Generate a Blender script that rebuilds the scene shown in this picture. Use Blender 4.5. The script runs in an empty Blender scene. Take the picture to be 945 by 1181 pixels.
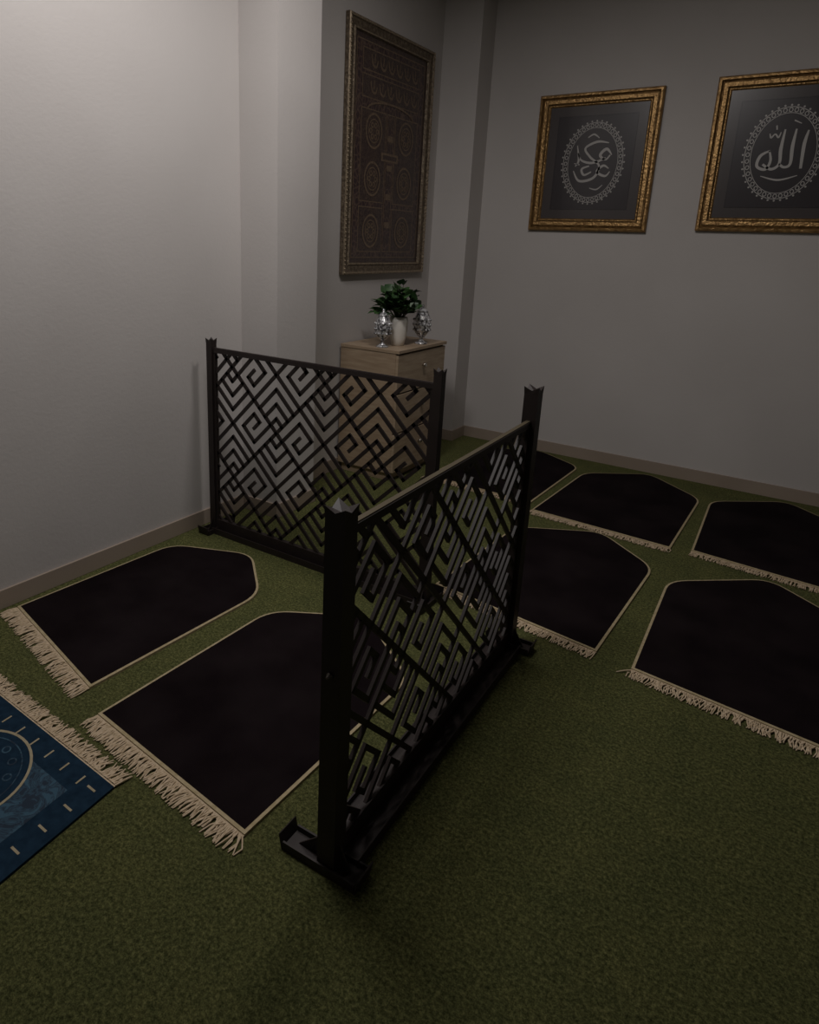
import bpy, math, random
from mathutils import Vector, Matrix
random.seed(7)
sc=bpy.context.scene
sc.view_settings.view_transform='Standard'
sc.view_settings.look='None'
sc.view_settings.exposure=0

# ---------------------------------------------------------------- materials
def mat(name,col,rough=.6,metal=0,spec=.5,noise=None,bump=None,sheen=0,coat=0,trans=0,stretch=None):
    """noise=(scale,col2,lo,hi) bump=(scale,strength,dist)"""
    m=bpy.data.materials.new(name); m.use_nodes=True
    nt=m.node_tree; p=nt.nodes['Principled BSDF']
    p.inputs['Base Color'].default_value=col
    p.inputs['Roughness'].default_value=rough
    p.inputs['Metallic'].default_value=metal
    p.inputs['Specular IOR Level'].default_value=spec
    p.inputs['Sheen Weight'].default_value=sheen
    p.inputs['Coat Weight'].default_value=coat
    p.inputs['Transmission Weight'].default_value=trans
    tc=nt.nodes.new('ShaderNodeTexCoord'); mp=nt.nodes.new('ShaderNodeMapping')
    nt.links.new(tc.outputs['Object'],mp.inputs['Vector'])
    if stretch: mp.inputs['Scale'].default_value=stretch
    if noise:
        n=nt.nodes.new('ShaderNodeTexNoise'); n.inputs['Scale'].default_value=noise[0]; n.inputs['Detail'].default_value=5
        nt.links.new(mp.outputs[0],n.inputs['Vector'])
        r=nt.nodes.new('ShaderNodeValToRGB'); r.color_ramp.elements[0].position=noise[2]; r.color_ramp.elements[1].position=noise[3]
        r.color_ramp.elements[0].color=col; r.color_ramp.elements[1].color=noise[1]
        nt.links.new(n.outputs['Fac'],r.inputs[0]); nt.links.new(r.outputs[0],p.inputs['Base Color'])
    if bump:
        n=nt.nodes.new('ShaderNodeTexNoise'); n.inputs['Scale'].default_value=bump[0]; n.inputs['Detail'].default_value=4
        nt.links.new(mp.outputs[0],n.inputs['Vector'])
        b=nt.nodes.new('ShaderNodeBump'); b.inputs['Strength'].default_value=bump[1]; b.inputs['Distance'].default_value=bump[2]
        nt.links.new(n.outputs['Fac'],b.inputs['Height']); nt.links.new(b.outputs[0],p.inputs['Normal'])
    return m

M_wall=mat('wall_paint',(.52,.493,.475,1),.85,spec=.2,noise=(1.3,(.57,.543,.525,1),.3,.7),bump=(60,.08,.01))
M_ceil=mat('ceiling_paint',(.50,.47,.44,1),.9)
M_base=mat('baseboard_vinyl',(.31,.25,.20,1),.5,noise=(3,(.35,.285,.23,1),.3,.7))
M_black=mat('black_coated_metal',(.019,.013,.012,1),.5,spec=.35,noise=(9,(.026,.019,.017,1),.3,.7))
M_brass=mat('brass_strip',(.10,.08,.048,1),.5,metal=.4)
M_rug=mat('dark_velvet_pile',(.0062,.0038,.0046,1),.95,spec=.05,noise=(4,(.0135,.0095,.0105,1),.35,.75),bump=(400,.5,.004))
M_cream=mat('cream_binding',(.33,.265,.15,1),.85,spec=.1,noise=(60,(.45,.37,.235,1),.3,.7))
M_fringe=mat('cream_fringe_yarn',(.42,.32,.20,1),.9,spec=.1,noise=(80,(.62,.50,.36,1),.3,.7))
M_wood=mat('light_oak',(.30,.215,.14,1),.5,noise=(6,(.42,.32,.22,1),.3,.7),stretch=(1,1,9))
M_wood2=mat('light_oak_drawer_front',(.32,.235,.155,1),.5,noise=(6,(.44,.345,.24,1),.3,.7),stretch=(1,1,9))
M_gap=mat('drawer_shadow_gap',(.03,.02,.015,1),.9)
M_knob=mat('brushed_steel_knob',(.6,.57,.53,1),.3,metal=1)
M_bolt=mat('dark_steel_bolt',(.10,.09,.08,1),.4,metal=.8)
M_gold=mat('aged_gold_leaf',(.55,.34,.14,1),.36,metal=.75,noise=(30,(.22,.12,.045,1),.35,.75),bump=(70,.6,.01))
M_golddk=mat('dark_antique_gold',(.15,.085,.032,1),.4,metal=.7,noise=(30,(.32,.20,.08,1),.35,.75),bump=(70,.6,.01))
M_bronze=mat('antique_bronze_frame',(.12,.09,.062,1),.42,metal=.5,noise=(45,(.27,.215,.15,1),.4,.7),bump=(90,.8,.01))
M_bronzelt=mat('bronze_bead_edge',(.40,.32,.22,1),.4,metal=.5,noise=(60,(.18,.14,.10,1),.4,.7))
M_mat_d=mat('picture_mount_grey',(.062,.053,.053,1),.3,coat=.2)
M_mat_i=mat('picture_fabric_black',(.034,.029,.033,1),.3,coat=.2)
M_silver=mat('silver_foil',(.38,.365,.35,1),.45,metal=.2)
M_vase=mat('white_ceramic',(.72,.69,.63,1),.3)
M_leaf=mat('leaf_green',(.018,.052,.016,1),.45,noise=(14,(.06,.13,.04,1),.35,.7))
M_stem=mat('stem_green',(.05,.08,.02,1),.6)
M_soil=mat('potting_soil',(.02,.013,.008,1),.95)
M_merc=mat('cut_glass_silvered',(.75,.75,.77,1),.14,metal=.5,noise=(55,(.12,.12,.13,1),.45,.6),bump=(50,.8,.01))
M_fix=mat('lamp_housing',(.7,.7,.7,1),.5)

def turf():
    m=bpy.data.materials.new('green_turf_carpet'); m.use_nodes=True; nt=m.node_tree; p=nt.nodes['Principled BSDF']
    p.inputs['Roughness'].default_value=.95; p.inputs['Specular IOR Level'].default_value=.1
    tc=nt.nodes.new('ShaderNodeTexCoord')
    def N(s,d,ro=.6):
        n=nt.nodes.new('ShaderNodeTexNoise'); n.inputs['Scale'].default_value=s; n.inputs['Detail'].default_value=d; n.inputs['Roughness'].default_value=ro
        nt.links.new(tc.outputs['Object'],n.inputs['Vector']); return n
    a=N(95,6,.9); b=N(5,4); c=N(28,3,.6)
    r=nt.nodes.new('ShaderNodeValToRGB'); e=r.color_ramp.elements
    e[0].position=.37; e[0].color=(.026,.031,.010,1); e[1].position=.64; e[1].color=(.275,.285,.120,1)
    k=r.color_ramp.elements.new(.5); k.color=(.110,.118,.046,1)
    nt.links.new(a.outputs['Fac'],r.inputs[0])
    def ramp(src,c0,c1):
        r2=nt.nodes.new('ShaderNodeValToRGB'); e=r2.color_ramp.elements
        e[0].position=.3; e[0].color=c0; e[1].position=.7; e[1].color=c1
        nt.links.new(src.outputs['Fac'],r2.inputs[0]); return r2
    def mul(x,y):
        mx=nt.nodes.new('ShaderNodeMix'); mx.data_type='RGBA'; mx.blend_type='MULTIPLY'; mx.inputs[0].default_value=1
        nt.links.new(x,mx.inputs[6]); nt.links.new(y,mx.inputs[7]); return mx.outputs[2]
    o=mul(r.outputs[0],ramp(b,(.86,.88,.84,1),(1.12,1.08,1.0,1)).outputs[0])
    o=mul(o,ramp(c,(.86,.88,.86,1),(1.12,1.10,1.08,1)).outputs[0])
    nt.links.new(o,p.inputs['Base Color'])
    bp=nt.nodes.new('ShaderNodeBump'); bp.inputs['Strength'].default_value=1; bp.inputs['Distance'].default_value=.010
    nt.links.new(a.outputs['Fac'],bp.inputs['Height']); nt.links.new(bp.outputs[0],p.inputs['Normal'])
    return m
M_turf=turf()

def ramp_mat(name,kind,scale,stops,rough=.6,coat=0,bumpst=0,stretch=(1,1,1)):
    m=bpy.data.materials.new(name); m.use_nodes=True; nt=m.node_tree; p=nt.nodes['Principled BSDF']
    p.inputs['Roughness'].default_value=rough; p.inputs['Coat Weight'].default_value=coat
    tc=nt.nodes.new('ShaderNodeTexCoord'); mp=nt.nodes.new('ShaderNodeMapping'); mp.inputs['Scale'].default_value=stretch
    nt.links.new(tc.outputs['Object'],mp.inputs['Vector'])
    if kind=='voronoi':
        n=nt.nodes.new('ShaderNodeTexVoronoi'); n.feature='DISTANCE_TO_EDGE'; n.inputs['Scale'].default_value=scale; out=n.outputs['Distance']
    else:
        n=nt.nodes.new('ShaderNodeTexNoise'); n.inputs['Scale'].default_value=scale; n.inputs['Detail'].default_value=3; n.inputs['Distortion'].default_value=2.5; out=n.outputs['Fac']
    nt.links.new(mp.outputs[0],n.inputs['Vector'])
    r=nt.nodes.new('ShaderNodeValToRGB'); cr=r.color_ramp
    cr.elements[0].position=stops[0][0]; cr.elements[0].color=stops[0][1]
    cr.elements[1].position=stops[-1][0]; cr.elements[1].color=stops[-1][1]
    for s in stops[1:-1]:
        e=cr.elements.new(s[0]); e.color=s[1]
    nt.links.new(out,r.inputs[0]); nt.links.new(r.outputs[0],p.inputs['Base Color'])
    return m
M_blue=ramp_mat('navy_patterned_pile','noise',13,[(.40,(.006,.018,.036,1)),(.47,(.020,.056,.090,1)),(.53,(.007,.022,.042,1)),(.60,(.026,.072,.112,1))],.9)
M_bluedk=mat('navy_border_pile',(.006,.017,.032,1),.95,spec=.1,noise=(40,(.011,.029,.052,1),.3,.7))
M_tan=mat('tan_woven_motif',(.28,.235,.15,1),.9,spec=.1,noise=(50,(.37,.32,.22,1),.3,.7))
M_cloth=ramp_mat('embroidered_brown_cloth','voronoi',30,[(.0,(.130,.086,.064,1)),(.07,(.074,.045,.040,1)),(.18,(.042,.025,.027,1))],.4,.15,stretch=(1,1,.7))
M_cloth2=ramp_mat('embroidered_dark_panel','noise',34,[(.40,(.032,.020,.022,1)),(.5,(.105,.072,.054,1)),(.58,(.034,.021,.024,1))],.4,.15)
M_thread=mat('gold_thread',(.21,.15,.10,1),.5,metal=.1,noise=(60,(.13,.092,.065,1),.35,.7))

# ---------------------------------------------------------------- mesh builder
class B:
    def __init__(s): s.v=[];s.f=[];s.m=[];s.mats=[];s.X=Matrix.Identity(4);s.sm=[]
    def mi(s,m):
        if m not in s.mats: s.mats.append(m)
        return s.mats.index(m)
    def add(s,vs,fs,m,smooth=False):
        o=len(s.v); s.v+=[tuple(s.X@Vector(v)) for v in vs]
        k=s.mi(m)
        for f in fs: s.f.append([o+i for i in f]); s.m.append(k); s.sm.append(smooth)
    def box(s,a,b,m):
        x0,y0,z0=a;x1,y1,z1=b
        s.add([(x0,y0,z0),(x1,y0,z0),(x1,y1,z0),(x0,y1,z0),(x0,y0,z1),(x1,y0,z1),(x1,y1,z1),(x0,y1,z1)],
              [(0,3,2,1),(4,5,6,7),(0,1,5,4),(1,2,6,5),(2,3,7,6),(3,0,4,7)],m)
    def prism(s,pts,z0,z1,m,topm=None):
        n=len(pts)
        s.add([(x,y,z0) for x,y in pts]+[(x,y,z1) for x,y in pts],[list(range(n))[::-1]]+[(i,(i+1)%n,n+(i+1)%n,n+i) for i in range(n)],m)
        s.add([(x,y,z1) for x,y in pts],[list(range(n))],topm or m)
    def lathe(s,prof,c,m,n=24):
        vs=[];fs=[]
        for r,z in prof:
            for i in range(n):
                a=2*math.pi*i/n; vs.append((c[0]+r*math.cos(a),c[1]+r*math.sin(a),c[2]+z))
        for k in range(len(prof)-1):
            for i in range(n): fs.append((k*n+i,k*n+(i+1)%n,(k+1)*n+(i+1)%n,(k+1)*n+i))
        fs.append(list(range(n))[::-1]); fs.append([(len(prof)-1)*n+i for i in range(n)])
        s.add(vs,fs,m,True)
    def tube(s,pts,r,m,n=5):
        vs=[];fs=[]
        P=[Vector(p) for p in pts]
        for i,p in enumerate(P):
            d=(P[min(i+1,len(P)-1)]-P[max(i-1,0)]).normalized()
            u=d.orthogonal().normalized(); w=d.cross(u)
            rr=r[i] if isinstance(r,(list,tuple)) else r
            for k in range(n):
                a=2*math.pi*k/n; vs.append(tuple(p+rr*(math.cos(a)*u+math.sin(a)*w)))
        for i in range(len(P)-1):
            for k in range(n): fs.append((i*n+k,i*n+(k+1)%n,(i+1)*n+(k+1)%n,(i+1)*n+k))
        s.add(vs,fs,m,True)
    def obj(s,name,bevel=0):
        me=bpy.data.meshes.new(name); me.from_pydata(s.v,[],s.f)
        for m in s.mats: me.materials.append(m)
        for p,k,q in zip(me.polygons,s.m,s.sm): p.material_index=k; p.use_smooth=q
        me.update(); o=bpy.data.objects.new(name,me); bpy.context.collection.objects.link(o)
        if bevel:
            b=o.modifiers.new('bev','BEVEL'); b.width=bevel; b.segments=2; b.limit_method='ANGLE'
        return o

XL=-2.74; YB=5.29; XR=3.4; YF=-2.2; H=3.45
# ---------------------------------------------------------------- room
def simple(name,a,b_,m):
    b=B(); b.box(a,b_,m); return b.obj(name)
simple('floor',(XL-.15,YF-.15,-.1),(XR+.15,YB+.15,0),M_turf)
simple('ceiling',(XL-.15,YF-.15,H),(XR+.15,YB+.15,H+.1),M_ceil)
simple('wall_left',(XL-.15,YF-.15,0),(XL,YB+.15,H),M_wall)
simple('wall_back',(XL,YB,0),(XR,YB+.15,H),M_wall)
simple('wall_right',(XR,YF-.15,0),(XR+.15,YB+.15,H),M_wall)
simple('wall_front',(XL,YF-.15,0),(XR,YF,H),M_wall)
PX=XL+.265; PY0=2.87; PY1=3.22
simple('wall_pillar',(XL,PY0,0),(PX,PY1,H),M_wall)
QX=XL+.31; QY=5.06
simple('wall_corner_pillar',(XL,QY,0),(QX,YB,H),M_wall)
bt=.012; bh=.088
b=B()
b.box((XL,YF,0),(XL+bt,PY0,bh),M_base); b.box((XL,PY0-bt,0),(PX+bt,PY0,bh),M_base); b.box((PX,PY0,0),(PX+bt,PY1+bt,bh),M_base)
b.box((XL,PY1,0),(PX,PY1+bt,bh),M_base); b.box((XL,PY1+bt,0),(XL+bt,QY,bh),M_base)
b.box((XL,QY-bt,0),(QX+bt,QY,bh),M_base); b.box((QX,QY,0),(QX+bt,YB,bh),M_base)
b.obj('baseboard_left',.002)
simple('baseboard_back',(QX+bt,YB-bt,0),(XR,YB,bh),M_base)
simple('baseboard_right',(XR-bt,YF,0),(XR,YB-bt,bh),M_base)

# ---------------------------------------------------------------- lattice screens
def clip(p,q,W,H0,H1):
    x0,y0=p;x1,y1=q;dx=x1-x0;dy=y1-y0;t0=0;t1=1
    for pp,qq in((-dx,x0),(dx,W-x0),(-dy,y0-H0),(dy,H1-y0)):
        if abs(pp)<1e-9:
            if qq<0:return None
        else:
            t=qq/pp
            if pp<0:t0=max(t0,t)
            else:t1=min(t1,t)
    if t1-t0<1e-4:return None
    return (x0+t0*dx,y0+t0*dy),(x0+t1*dx,y0+t1*dy)
def screen(L,feet,pw=.024,g=.053,seed_off=(0,0),ph=(1.07,1.07),zt=.985,strip=M_black,w=.0086,bolts=False,rw=.045):
    """local: x along 0..L (post centres), z up, y thickness"""
    b=B()
    for x,ph_,foot in((0,ph[0],feet[0]),(L,ph[1],feet[1])):
        b.box((x-pw,-pw,.02),(x+pw,pw,ph_-.03),M_black)
        # notched cap : corners stand up, middles dip
        vs=[(x+i*pw,j*pw,ph_-.03) for j in(-1,0,1) for i in(-1,0,1)]
        vs+=[(x+i*(pw+.002*abs(j)),j*(pw+.002*abs(i)),ph_-(0 if abs(i)+abs(j)==2 else .015 if abs(i)+abs(j)==1 else .020)) for j in(-1,0,1) for i in(-1,0,1)]
        fs=[(9+a,9+a+1,9+a+4,9+a+3) for a in(0,1,3,4)]
        rim=[0,1,2,5,8,7,6,3]
        fs+=[(rim[k],rim[(k+1)%8],9+rim[(k+1)%8],9+rim[k]) for k in range(8)]
        b.add(vs,fs,M_black)
        b.box((x-.033,-foot[0],0),(x+.033,foot[1],.012),M_black)
        for s in(-1,1):
            b.box((x+s*.033-.003,-foot[0],.0),(x+s*.033+.003,foot[1],.028),M_black)
        for yy,s in((-foot[0],-1),(foot[1],1)):
            b.add([(x-.036,yy,0),(x+.036,yy,0),(x+.036,yy+s*.010,.050),(x-.036,yy+s*.010,.050),
                   (x-.036,yy+s*.004,0),(x+.036,yy+s*.004,0),(x+.036,yy+s*.014,.048),(x-.036,yy+s*.014,.048)],
                  [(0,1,2,3),(7,6,5,4),(0,3,7,4),(1,5,6,2),(3,2,6,7),(0,4,5,1)],M_black)
            y2=yy-s*.03; xx=x-.002
            b.add([(xx,s*pw,.012),(xx,y2,.012),(xx,s*pw,.085),(xx+.005,s*pw,.012),(xx+.005,y2,.012),(xx+.005,s*pw,.085)],[(0,1,2),(5,4,3),(0,3,4,1),(1,4,5,2),(2,5,3,0)],M_black)
    x0=pw;x1=L-pw; zb=.075
    b.box((x0,-rw,0.004),(x1,rw,.014),M_black)
    b.box((x0,-rw-.002,0.0),(x1,-rw+.003,.034),M_black); b.box((x0,rw-.003,0.0),(x1,rw+.002,.034),M_black)
    b.box((x0,-.012,.014),(x1,.012,zb),M_black)
    b.box((x0,-.011,zt),(x1,.011,zt+.022),M_black)
    b.box((x0,-.008,zt+.022),(x1,.008,zt+.026),strip)
    for x in(x0,x1-.016): b.box((x,-.009,zb),(x+.016,.009,zt),M_black)
    if bolts:
        b.X=Matrix.Translation((-pw,0,.60))@Matrix.Rotation(math.radians(-90),4,'Y')
        b.lathe([(.009,0),(.009,.006),(.005,.008),(.005,.014),(.001,.016)],(0,0,0),M_bolt,10)
        b.X=Matrix.Identity(4)
    S=set()
    def seg(p,q): 
        if p>q:p,q=q,p
        S.add((p,q))
    def poly(i,j,pts):
        for k in range(len(pts)-1): seg((4*i+pts[k][0],4*j+pts[k][1]),(4*i+pts[k+1][0],4*j+pts[k+1][1]))
    for i in range(-12,16):
        for j in range(-16,14):
            seg((4*i,4*j),(4*i+4,4*j)); seg((4*i,4*j),(4*i,4*j+4))
            a,c=(i+seed_off[0])%2,(j+seed_off[1])%2
            if (a,c)==(0,0): poly(i,j,[(0,3),(3,3),(3,1),(1,1),(1,2),(2,2)])
            elif (a,c)==(1,1): poly(i,j,[(4,1),(1,1),(1,3),(3,3),(3,2),(2,2)])
            elif (a,c)==(0,1): poly(i,j,[(0,3),(3,3),(3,0)]);poly(i,j,[(0,2),(2,2),(2,0)]);poly(i,j,[(0,1),(1,1),(1,0)])
            else: poly(i,j,[(1,4),(1,1),(4,1)]);poly(i,j,[(2,4),(2,2),(4,2)]);poly(i,j,[(3,4),(3,3),(4,3)])
    r=math.sqrt(.5); t=.005
    for p,q in sorted(S):
        P=((p[0]-p[1])*g*r+.3,(p[0]+p[1])*g*r+.2); Q=((q[0]-q[1])*g*r+.3,(q[0]+q[1])*g*r+.2)
        c=clip(P,Q,L-pw,zb-.004,zt+.004)
        if not c: continue
        if c[0][0]<pw and c[1][0]<pw: continue
        (ax,az),(bx,bz)=c; d=Vector((bx-ax,bz-az)); l=d.length; d/=l; e=w*.99
        ax-=d.x*e;az-=d.y*e;bx+=d.x*e;bz+=d.y*e; nx,nz=-d.y*w,d.x*w
        vs=[(ax+nx,-t,az+nz),(bx+nx,-t,bz+nz),(bx-nx,-t,bz-nz),(ax-nx,-t,az-nz),(ax+nx,t,az+nz),(bx+nx,t,bz+nz),(bx-nx,t,bz-nz),(ax-nx,t,az-nz)]
        b.add(vs,[(0,3,2,1),(4,5,6,7),(0,1,5,4),(1,2,6,5),(2,3,7,6),(3,0,4,7)],M_black)
    return b
s1=screen(1.345,[(.085,.11),(.085,.11)],pw=.019,ph=(1.085,1.10),zt=1.01).obj('lattice_screen')
s1.location=(-2.63,2.525,0)
s2=screen(1.28,[(.095,.135),(.10,.07)],pw=.027,seed_off=(1,0),ph=(1.03,1.10),zt=.945,strip=M_brass,bolts=True,rw=.066).obj('lattice_screen')
s2.location=(-.820,1.175,0); s2.rotation_euler=(0,0,math.radians(91.5))

# ---------------------------------------------------------------- prayer rugs
def lerp(a,b,t): return (a[0]+(b[0]-a[0])*t,a[1]+(b[1]-a[1])*t)
def offset_poly(pts,d):
    n=len(pts); out=[]
    for i in range(n):
        p0=Vector(pts[i-1]);p=Vector(pts[i]);p1=Vector(pts[(i+1)%n])
        e0=(p-p0).normalized();e1=(p1-p).normalized()
        n0=Vector((-e0.y,e0.x));n1=Vector((-e1.y,e1.x)); bis=(n0+n1); bis/=bis.length_squared
        out.append(tuple(p+bis*2*d))
    return out
def fringe(b,A,Bp,z,length,out,n,tangle=.010):
    A=Vector(A);Bp=Vector(Bp); e=(Bp-A).normalized(); out=Vector(out).normalized()
    hw=.014
    b.add([(*A,z),(*Bp,z),(*(Bp+out*hw),z-.001),(*(A+out*hw),z-.001)],[(0,3,2,1)],M_fringe)
    for i in range(n):
        t=(i+.5)/n; p=A.lerp(Bp,t)+out*.006
        sw=random.gauss(0,tangle); sw2=sw+random.gauss(0,tangle*.8); l=length*random.uniform(.82,1.12)
        z0=z+random.uniform(-.001,.002)
        pts=[(*p,z0),(*(p+out*l*.5+e*sw),z0+random.uniform(-.001,.003)),(*(p+out*l+e*sw2),max(.0025,z0-.003))]
        b.tube(pts,[.0032,.0030,.0020],M_fringe,4)
def rug(A,Bc,RS,PK,LS,name='prayer_rug',z0=.0,fl=.055):
    b=B(); th=.010
    outl=[A,Bc]
    for p0,p,p1,r in((Bc,RS,PK,.10),(RS,PK,LS,.10),(PK,LS,A,.10)):
        p0,p,p1=Vector(p0),Vector(p),Vector(p1)
        a=p+(p0-p).normalized()*r; c=p+(p1-p).normalized()*r
        for k in range(7):
            t=k/6; outl.append(tuple(a*(1-t)**2+p*2*t*(1-t)+c*t*t))
    inner=offset_poly(outl,.011)
    n=len(outl)
    vs=[(*p,z0) for p in outl]+[(*p,z0+th) for p in outl]+[(*p,z0+th+.001) for p in inner]
    b.add(vs,[(i,(i+1)%n,n+(i+1)%n,n+i) for i in range(n)]+[(n+i,n+(i+1)%n,2*n+(i+1)%n,2*n+i) for i in range(n)],M_cream)
    b.add([(*p,z0+th+.002) for p in inner],[list(range(n))],M_rug)
    b.add([(*p,z0+th+.001) for p in inner]+[(*p,z0+th+.002) for p in inner],[(i,(i+1)%n,n+(i+1)%n,n+i) for i in range(n)],M_rug)
    e=Vector(Bc)-Vector(A); out=(e.y,-e.x)
    fringe(b,A,Bc,z0+.006,fl,out,int(e.length/.0042))
    return b.obj(name)
rug((-2.685,1.39),(-1.955,1.24),(-1.925,2.12),(-2.24,2.41),(-2.655,2.23),fl=.066)
rug((-1.81,1.17),(-1.065,1.105),(-1.05,1.99),(-1.43,2.27),(-1.80,2.04),fl=.062)
rug((-1.31,3.96),(-.485,3.91),(-.475,4.88),(-.87,5.22),(-1.27,4.92))
rug((-.385,3.95),(.43,3.86),(.44,4.83),(0,5.22),(-.42,4.89))
rug((-1.33,2.72),(-.53,2.62),(-.505,3.585),(-.86,3.89),(-1.29,3.64))
rug((-.385,2.585),(.44,2.49),(.45,3.46),(.0,3.83),(-.42,3.48))
rug((-2.14,4.12),(-1.36,4.07),(-1.335,5.03),(-1.73,5.26),(-2.12,5.02))

def bluerug():
    b=B(); TL=(-2.31,1.03);TR=(-1.495,1.000);BR=(-1.385,-.165);BL=(-2.185,-.195); th=.009
    b.prism([BL,BR,TR,TL],0,th,M_bluedk)
    def uv(u,v): return lerp(lerp(BL,BR,u),lerp(TL,TR,u),v)
    def quad(u0,v0,u1,v1,z,m): b.add([(*uv(u0,v0),z),(*uv(u1,v0),z),(*uv(u1,v1),z),(*uv(u0,v1),z)],[(0,1,2,3)],m)
    quad(.13,.08,.87,.92,th+.0006,M_blue)
    quad(.125,.075,.130,.925,th+.0008,M_bluedk)
    for k in range(14):
        v=.04+k*.92/13
        for u in(.04,.915): quad(u,v-.003,u+.045,v+.003,th+.001,M_tan)
    for k in range(8):
        u=.13+k*.74/7
        for v in(.02,.945): quad(u-.004,v,u+.004,v+.030,th+.001,M_tan)
    W=.786;Lr=1.2
    def ring(cu,cv,r0,r1,m,z,n=48,sq=1):
        vs=[];
        for i in range(n):
            a=2*math.pi*i/n
            for r in(r0,r1): vs.append((*uv(cu+r*math.cos(a)/W,cv+r*sq*math.sin(a)/Lr),z))
        b.add(vs,[(2*i,2*i+1,(2*i+3)%(2*n),(2*i+2)%(2*n)) for i in range(n)],m)
    cu,cv=.5,.80
    ring(cu,cv,0.0001,.18,M_bluedk,th+.001); ring(cu,cv,.171,.180,M_tan,th+.0016); ring(cu,cv,.146,.150,M_blue,th+.0016)
    for k in range(12):
        a=math.pi*2*k/12; ring(cu+.118*math.cos(a)/W,cv+.118*math.sin(a)/Lr,.010,.015,M_blue,th+.0018,16)
    ring(cu+.075,cv+.0,.001,.034,M_tan,th+.0018,24,1.3); ring(cu-.06,cv-.02,.001,.030,M_tan,th+.0018,24,1.2)
    for u in(.24,.75):
        quad(u,.12,u+.022,.62,th+.001,M_bluedk); quad(u-.015,.62,u+.037,.645,th+.001,M_bluedk)
    fringe(b,TR,TL,.008,.055,(.02,1),190,.014)
    fringe(b,BL,BR,.008,.065,(.02,-1),190,.014)
    return b.obj('blue_prayer_rug')
bluerug()

# ---------------------------------------------------------------- cabinet
def cabinet():
    b=B(); x0,x1,y0,y1,z1=XL+.016,-2.262,3.83,4.50,.915
    t=.02
    b.box((x0-.0,y0-.004,z1-.022),(x1+.008,y1+.004,z1),M_wood)
    b.box((x0,y0,.06),(x1-.02,y0+t,z1-.022),M_wood); b.box((x0,y1-t,.06),(x1-.02,y1,z1-.022),M_wood)
    b.box((x0,y0+t,.06),(x0+.012,y1-t,z1-.022),M_wood); b.box((x0,y0+t,.06),(x1-.02,y1-t,.08),M_wood)
    b.box((x0+.05,y0+t,.08),(x1-.035,y1-t,z1-.03),M_gap)
    b.box((x0+.02,y0+.02,0),(x1-.05,y1-.02,.06),M_wood)
    zs=[.065,.345,.62,.888]
    for k in range(3):
        b.box((x1-.02,y0+.003,zs[k]+.004),(x1,y1-.003,zs[k+1]-.006),M_wood2)
        zc=(zs[k]+zs[k+1])/2+.03
        b.X=Matrix.Translation((x1,(y0+y1)/2,zc))@Matrix.Rotation(math.radians(90),4,'Y')
        b.lathe([(.006,0),(.006,.012),(.015,.016),(.017,.024),(.012,.030)],(0,0,0),M_knob,16)
        b.X=Matrix.Identity(4)
    return b.obj('drawer_cabinet',.002)
cabinet(); ZT=.915

def ornament(x,y,s=1):
    b=B()
    prof=[(.045,0),(.045,.008),(.03,.014),(.012,.03),(.012,.045),(.03,.058),(.05,.085),(.06,.12),(.061,.15),(.054,.185),(.042,.21),(.036,.225),(.033,.225),(.038,.205),(.05,.18)]
    b.lathe([(r*s,z*s) for r,z in prof],(x,y,ZT),M_merc,20)
    b.lathe([(.04*s,.222*s),(.036*s,.232*s),(.022*s,.245*s),(.007*s,.252*s),(.010*s,.262*s),(.006*s,.272*s)],(x,y,ZT),M_merc,16)
    for k in range(3):
        for i in range(12):
            a=2*math.pi*i/12+k*.26; zz=(.10+.035*k)*s; rr=(.057,.062,.058)[k]*s
            c=(x+rr*math.cos(a),y+rr*math.sin(a),ZT+zz)
            b.lathe([(.001,-.009),(.007,-.005),(.009,0),(.007,.005),(.001,.009)],c,M_merc,6)
    return b.obj('cut_glass_candle_jar')
ornament(-2.43,3.895,.93); ornament(-2.325,4.24,1.0)

def plant(x,y):
    b=B(); z=ZT
    b.lathe([(.036,0),(.042,.004),(.054,.05),(.062,.11),(.064,.16),(.060,.195),(.056,.195),(.058,.16),(.054,.14)],(x,y,z),M_vase,28)
    b.lathe([(.001,.165),(.056,.165),(.056,.167),(.001,.168)],(x,y,z),M_soil,16)
    top=Vector((x,y,z+.18))
    for i in range(44):
        a=random.uniform(0,6.283); el=random.uniform(.25,1.5); L=random.uniform(.09,.18)+(.06 if el>1 else 0)
        d=Vector((math.cos(a)*math.cos(el),math.sin(a)*math.cos(el),math.sin(el)))
        p0=top+Vector((math.cos(a),math.sin(a),0))*.02; p1=p0+d*L*.5+Vector((0,0,.02)); p2=p0+d*L
        b.tube([p0,p1,p2],[.0025,.002,.0015],M_stem,4)
        for t in range(6):
            u=.4+.12*t
            p=(p0.lerp(p1,u*2) if u<.5 else p1.lerp(p2,min(1,u*2-1)))
            ld=(d+Vector((random.gauss(0,.7),random.gauss(0,.7),random.gauss(.1,.35)))).normalized()
            sd=ld.cross(Vector((random.gauss(0,.3),random.gauss(0,.3),1))).normalized(); nn=sd.cross(ld)
            l=random.uniform(.045,.075); w=l*.52
            vs=[]
            for q,ww in [(0,0),(.18,.75),(.42,1),(.7,.62),(1,0)]:
                c=p+ld*l*q-nn*(.25*l*q*q); 
                vs+= [tuple(c+sd*w*ww+nn*w*.22*ww),tuple(c),tuple(c-sd*w*ww+nn*w*.22*ww)]
            fs=[]
            for k in range(4): fs+=[(3*k,3*k+1,3*k+4,3*k+3),(3*k+1,3*k+2,3*k+5,3*k+4)]
            vs=[(max(v[0],XL+.02),v[1],v[2]) for v in vs]
            b.add(vs,fs,M_leaf,True)
    return b.obj('potted_plant')
plant(-2.40,4.045)

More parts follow.
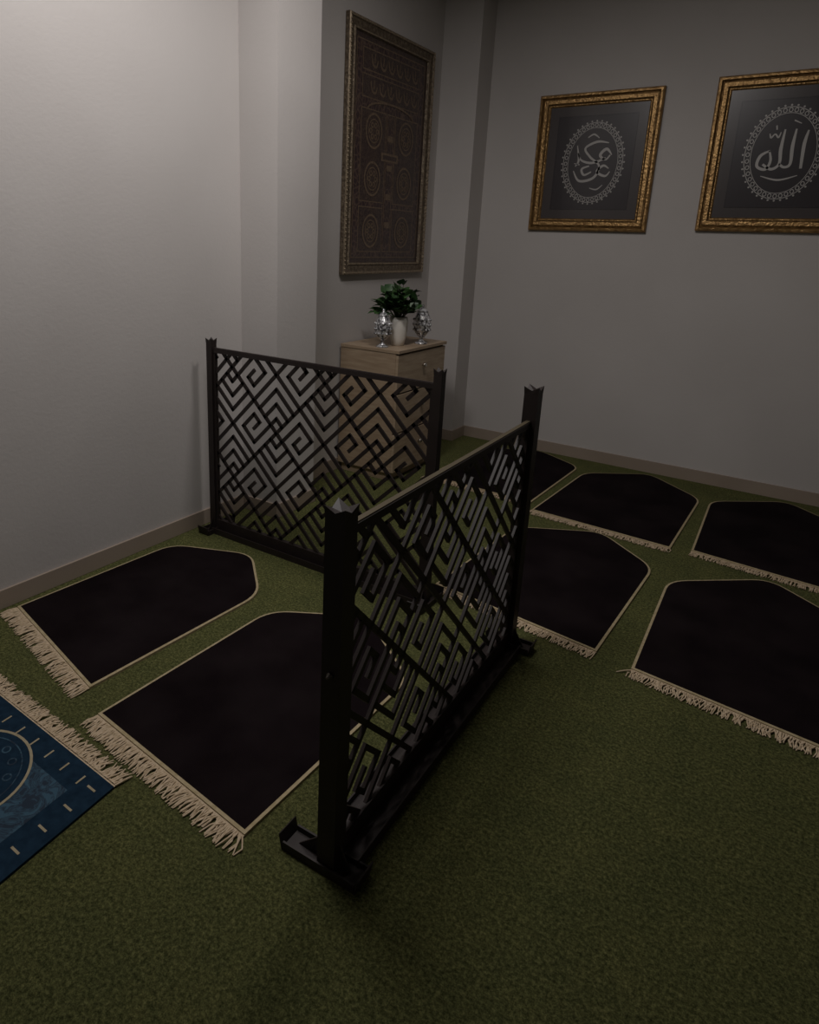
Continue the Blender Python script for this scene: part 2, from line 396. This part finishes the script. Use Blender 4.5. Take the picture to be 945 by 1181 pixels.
# ---------------------------------------------------------------- framed pictures
def frame_loops(b,W,Hh,prof,mats):
    for k in range(len(prof)-1):
        vs=[]
        for d,h in(prof[k],prof[k+1]):
            x=W/2-d;y=Hh/2-d; vs+=[(-x,-y,h),(x,-y,h),(x,y,h),(-x,y,h)]
        b.add(vs,[(i,(i+1)%4,4+(i+1)%4,4+i) for i in range(4)],mats[k])
def flat(b,x0,y0,x1,y1,z,m): b.add([(x0,y0,z),(x1,y0,z),(x1,y1,z),(x0,y1,z)],[(0,1,2,3)],m)
def catmull(pts,n=8):
    out=[];P=[pts[0]]+list(pts)+[pts[-1]]
    for i in range(1,len(P)-2):
        for k in range(n):
            t=k/n; o=[]
            for c in range(len(pts[0])):
                a,b_,c_,d=P[i-1][c],P[i][c],P[i+1][c],P[i+2][c]
                o.append(.5*((2*b_)+(-a+c_)*t+(2*a-5*b_+4*c_-d)*t*t+(-a+3*b_-3*c_+d)*t**3))
            out.append(o)
    out.append(list(pts[-1])); return out
def stroke(b,pts,z,m,k=1):
    P=catmull(pts); vs=[]
    for i,p in enumerate(P):
        q0=P[max(0,i-1)];q1=P[min(len(P)-1,i+1)]; d=Vector((q1[0]-q0[0],q1[1]-q0[1])); 
        if d.length<1e-6:d=Vector((1,0))
        d.normalize(); w=max(.0015,p[2]*k); vs+=[(p[0]-d.y*w,p[1]+d.x*w,z),(p[0]+d.y*w,p[1]-d.x*w,z)]
    b.add(vs,[(2*i,2*i+1,2*i+3,2*i+2) for i in range(len(P)-1)],m)
def ering(b,rx,ry,w,z,m,n=64,cx=0,cy=0):
    vs=[]
    for i in range(n):
        a=2*math.pi*i/n; c,s=math.cos(a),math.sin(a)
        vs+=[(cx+(rx-w)*c,cy+(ry-w)*s,z),(cx+(rx+w)*c,cy+(ry+w)*s,z)]
    b.add(vs,[(2*i,2*i+1,(2*i+3)%(2*n),(2*i+2)%(2*n)) for i in range(n)],m)
def gold_frame(W,Hh,X,strokes,name):
    b=B(); b.X=X
    frame_loops(b,W,Hh,[(0,0),(0,.022),(.010,.034),(.022,.036),(.030,.026),(.040,.030),(.062,.030),(.074,.020),(.078,.020),(.086,.012)],
                [M_golddk,M_gold,M_gold,M_golddk,M_golddk,M_gold,M_golddk,M_gold,M_gold])
    flat(b,-W/2+.08,-Hh/2+.08,W/2-.08,Hh/2-.08,.011,M_mat_d)
    iw,ih=W/2-.15,Hh/2-.15
    frame_loops(b,iw*2,ih*2,[(0,.0115),(0,.014),(.005,.014),(.005,.0125)],[M_mat_i]*3)
    flat(b,-iw+.004,-ih+.004,iw-.004,ih-.004,.0125,M_mat_i)
    rx,ry=.21,.268
    ering(b,rx,ry,.0022,.0145,M_silver); ering(b,rx-.034,ry-.034,.0018,.0145,M_silver)
    for i in range(40):
        a=2*math.pi*i/40; c,s=math.cos(a),math.sin(a)
        ering(b,.010,.012,.0024,.0148,M_silver,10,(rx-.017)*c,(ry-.017)*s)
        ering(b,.003,.003,.003,.0148,M_silver,8,(rx+.010)*c,(ry+.010)*s)
    for st in strokes: stroke(b,st,.015,M_silver,.8)
    b.X=Matrix.Identity(4)
    return b.obj(name)
muh=[[(.13,.05,.004),(.09,.09,.012),(.05,.05,.012),(.09,.02,.008),(.12,.05,.006)],
     [(.09,.03,.008),(.0,.0,.010),(-.08,.02,.008),(-.11,.07,.004)],
     [(.10,.13,.004),(.02,.14,.010),(-.06,.10,.009),(-.02,.04,.009),(.05,-.02,.009),(.02,-.10,.011),(-.08,-.12,.010),(-.13,-.05,.004)],
     [(.12,-.04,.004),(.08,-.02,.010),(.04,-.06,.011),(.10,-.09,.009),(.13,-.06,.004)],
     [(-.02,-.02,.006),(-.07,-.04,.010),(-.05,-.08,.009),(.0,-.06,.006)],
     [(-.12,.12,.004),(-.10,.02,.009),(-.12,-.02,.005)],
     [(-.05,.17,.004),(-.01,.19,.007),(.03,.165,.004)],[(.0,-.17,.003),(.05,-.18,.006),(.09,-.15,.003)],[(-.13,.0,.003),(-.09,-.01,.005)]]
alh=[[(.115,.13,.006),(.105,.05,.012),(.11,-.09,.009)],
     [(.05,.14,.006),(.045,.04,.012),(.05,-.06,.010),(.02,-.08,.009),(-.01,-.06,.008)],
     [(-.01,.14,.006),(-.015,.03,.012),(-.01,-.06,.010),(-.05,-.09,.010),(-.10,-.06,.008)],
     [(-.07,.02,.006),(-.12,-.01,.011),(-.13,-.07,.010),(-.08,-.09,.010),(-.06,-.04,.009),(-.075,.02,.006)],
     [(-.09,.12,.003),(-.08,.095,.006),(-.06,.115,.005),(-.04,.095,.006),(-.03,.125,.003)],
     [(-.06,.165,.005),(-.055,.14,.005)],[(-.10,-.13,.003),(0,-.155,.007),(.10,-.13,.003)],[(.07,.17,.003),(.03,.19,.005)]]
def back_m(xc,zc): return Matrix(((1,0,0,xc),(0,0,-1,YB-.004),(0,1,0,zc),(0,0,0,1)))
gold_frame(.855,.935,back_m(-1.588,2.19),muh,'framed_calligraphy')
gold_frame(.86,.94,back_m(-.415,2.21),alh,'framed_calligraphy')

def kaaba():
    W,Hh=1.09,1.56; b=B(); yc,zc=4.345,2.155
    b.X=Matrix(((0,0,1,XL+.004),(1,0,0,yc),(0,1,0,zc),(0,0,0,1)))
    frame_loops(b,W,Hh,[(0,0),(0,.03),(.008,.036),(.018,.036),(.024,.026),(.060,.022),(.066,.028),(.074,.028),(.080,.012)],
                [M_bronze,M_bronzelt,M_bronzelt,M_bronze,M_bronze,M_bronze,M_bronzelt,M_bronze])
    for side in range(2):
        for i in range(60):
            t=(i+.5)/60; x=(-1)**side*(W/2-.013); 
            b.lathe([(.001,-.004),(.009,0),(.001,.006)],(x,-Hh/2+t*Hh,.036),M_bronzelt,6)
    flat(b,-W/2+.07,-Hh/2+.07,W/2-.07,Hh/2-.07,.010,M_cloth2)
    w,h=W/2-.08,Hh/2-.08
    def panel(x0,y0,x1,y1,m,z=.0115,line=.007):
        flat(b,x0,y0,x1,y1,z,M_thread); flat(b,x0+line,y0+line,x1-line,y1-line,z+.0008,m)
    panel(-w+.03,-h+.03,w-.03,h-.03,M_cloth)
    panel(-w+.10,h-.20,w-.10,h-.07,M_cloth2,.0130)
    panel(-w+.10,h-.36,w-.10,h-.22,M_cloth2,.0130)
    for yy in(h-.135,h-.29):
        for k in range(6):
            x=-.27+k*.105; 
            stroke(b,[(x,yy+.035,.004),(x+.02,yy-.02,.008),(x+.06,yy-.03,.007),(x+.08,yy+.01,.004)],.0150,M_thread)
            stroke(b,[(x+.045,yy+.045,.004),(x+.04,yy-.01,.006)],.0150,M_thread)
    for s in(-1,1):
        xa,xb=sorted((s*.06,s*(w-.10)))
        panel(xa,-.30,xb,.28,M_cloth2,.0130)
        panel(xa,-h+.07,xb,-.33,M_cloth2,.0130)
        for yy in(.15,-.15,-.49):
            ering(b,.095,.105,.007,.0155,M_thread,32,s*.21,yy); ering(b,.065,.072,.004,.0155,M_thread,32,s*.21,yy)
            for k in range(6):
                a=k*math.pi/3; ering(b,.014,.014,.005,.0155,M_thread,10,s*.21+.04*math.cos(a),yy+.04*math.sin(a))
    panel(-.05,-h+.07,.05,.28,M_cloth,.0135)
    for k in range(9): flat(b,-.035,-.56+k*.095,.035,-.52+k*.095,.0155,M_thread if k%2 else M_cloth2)
    flat(b,-.11,-.025,.11,.03,.016,M_thread); flat(b,-.09,-.012,.09,.016,.0165,M_cloth2)
    P=[]
    for i in range(25):
        a=math.pi*i/24; P.append((.30*math.cos(a),.27+.07*math.sin(a),.006))
    stroke(b,P,.0160,M_thread)
    b.X=Matrix.Identity(4)
    return b.obj('framed_kaaba_door_picture')
kaaba()

# ---------------------------------------------------------------- ceiling lamps
def lamp(x,y,size,power,col):
    b=B(); s=size/2
    b.box((x-s-.03,y-s-.03,H-.03),(x+s+.03,y+s+.03,H),M_fix)
    b.obj('ceiling_light_panel')
    l=bpy.data.lights.new('panel_light','AREA'); l.shape='SQUARE'; l.size=size; l.energy=power; l.color=col
    o=bpy.data.objects.new('panel_light',l); o.location=(x,y,H-.04); bpy.context.collection.objects.link(o)
lamp(-1.75,1.60,.60,31,(1,.955,.935))
lamp(-1.20,2.75,.30,17,(1,.94,.91))
w=bpy.data.worlds.new('w'); sc.world=w; w.use_nodes=True
w.node_tree.nodes['Background'].inputs[0].default_value=(.02,.018,.017,1)

# ---------------------------------------------------------------- camera
f,cx,cy=788.0,408.7,501.7; a,p,c=[math.radians(t) for t in(34.044,15.906,-2.041)]
right=Vector((math.cos(a),math.sin(a),0)); fh=Vector((-math.sin(a),math.cos(a),0)); up=Vector((0,0,1))
fw=fh*math.cos(p)-up*math.sin(p); dn=-(up*math.cos(p)+fh*math.sin(p))
r2=right*math.cos(c)+dn*math.sin(c); d2=-right*math.sin(c)+dn*math.cos(c)
cd=bpy.data.cameras.new('camera'); cd.sensor_width=36; cd.sensor_fit='AUTO'; cd.lens=f/1181*36
cd.shift_x=(472.5-cx)/1181; cd.shift_y=(cy-590.5)/1181; cd.clip_start=.05
co=bpy.data.objects.new('camera',cd); bpy.context.collection.objects.link(co)
Mx=Matrix((( r2.x,-d2.x,-fw.x,0),(r2.y,-d2.y,-fw.y,0),(r2.z,-d2.z,-fw.z,1.6),(0,0,0,1)))
co.matrix_world=Mx
sc.camera=co
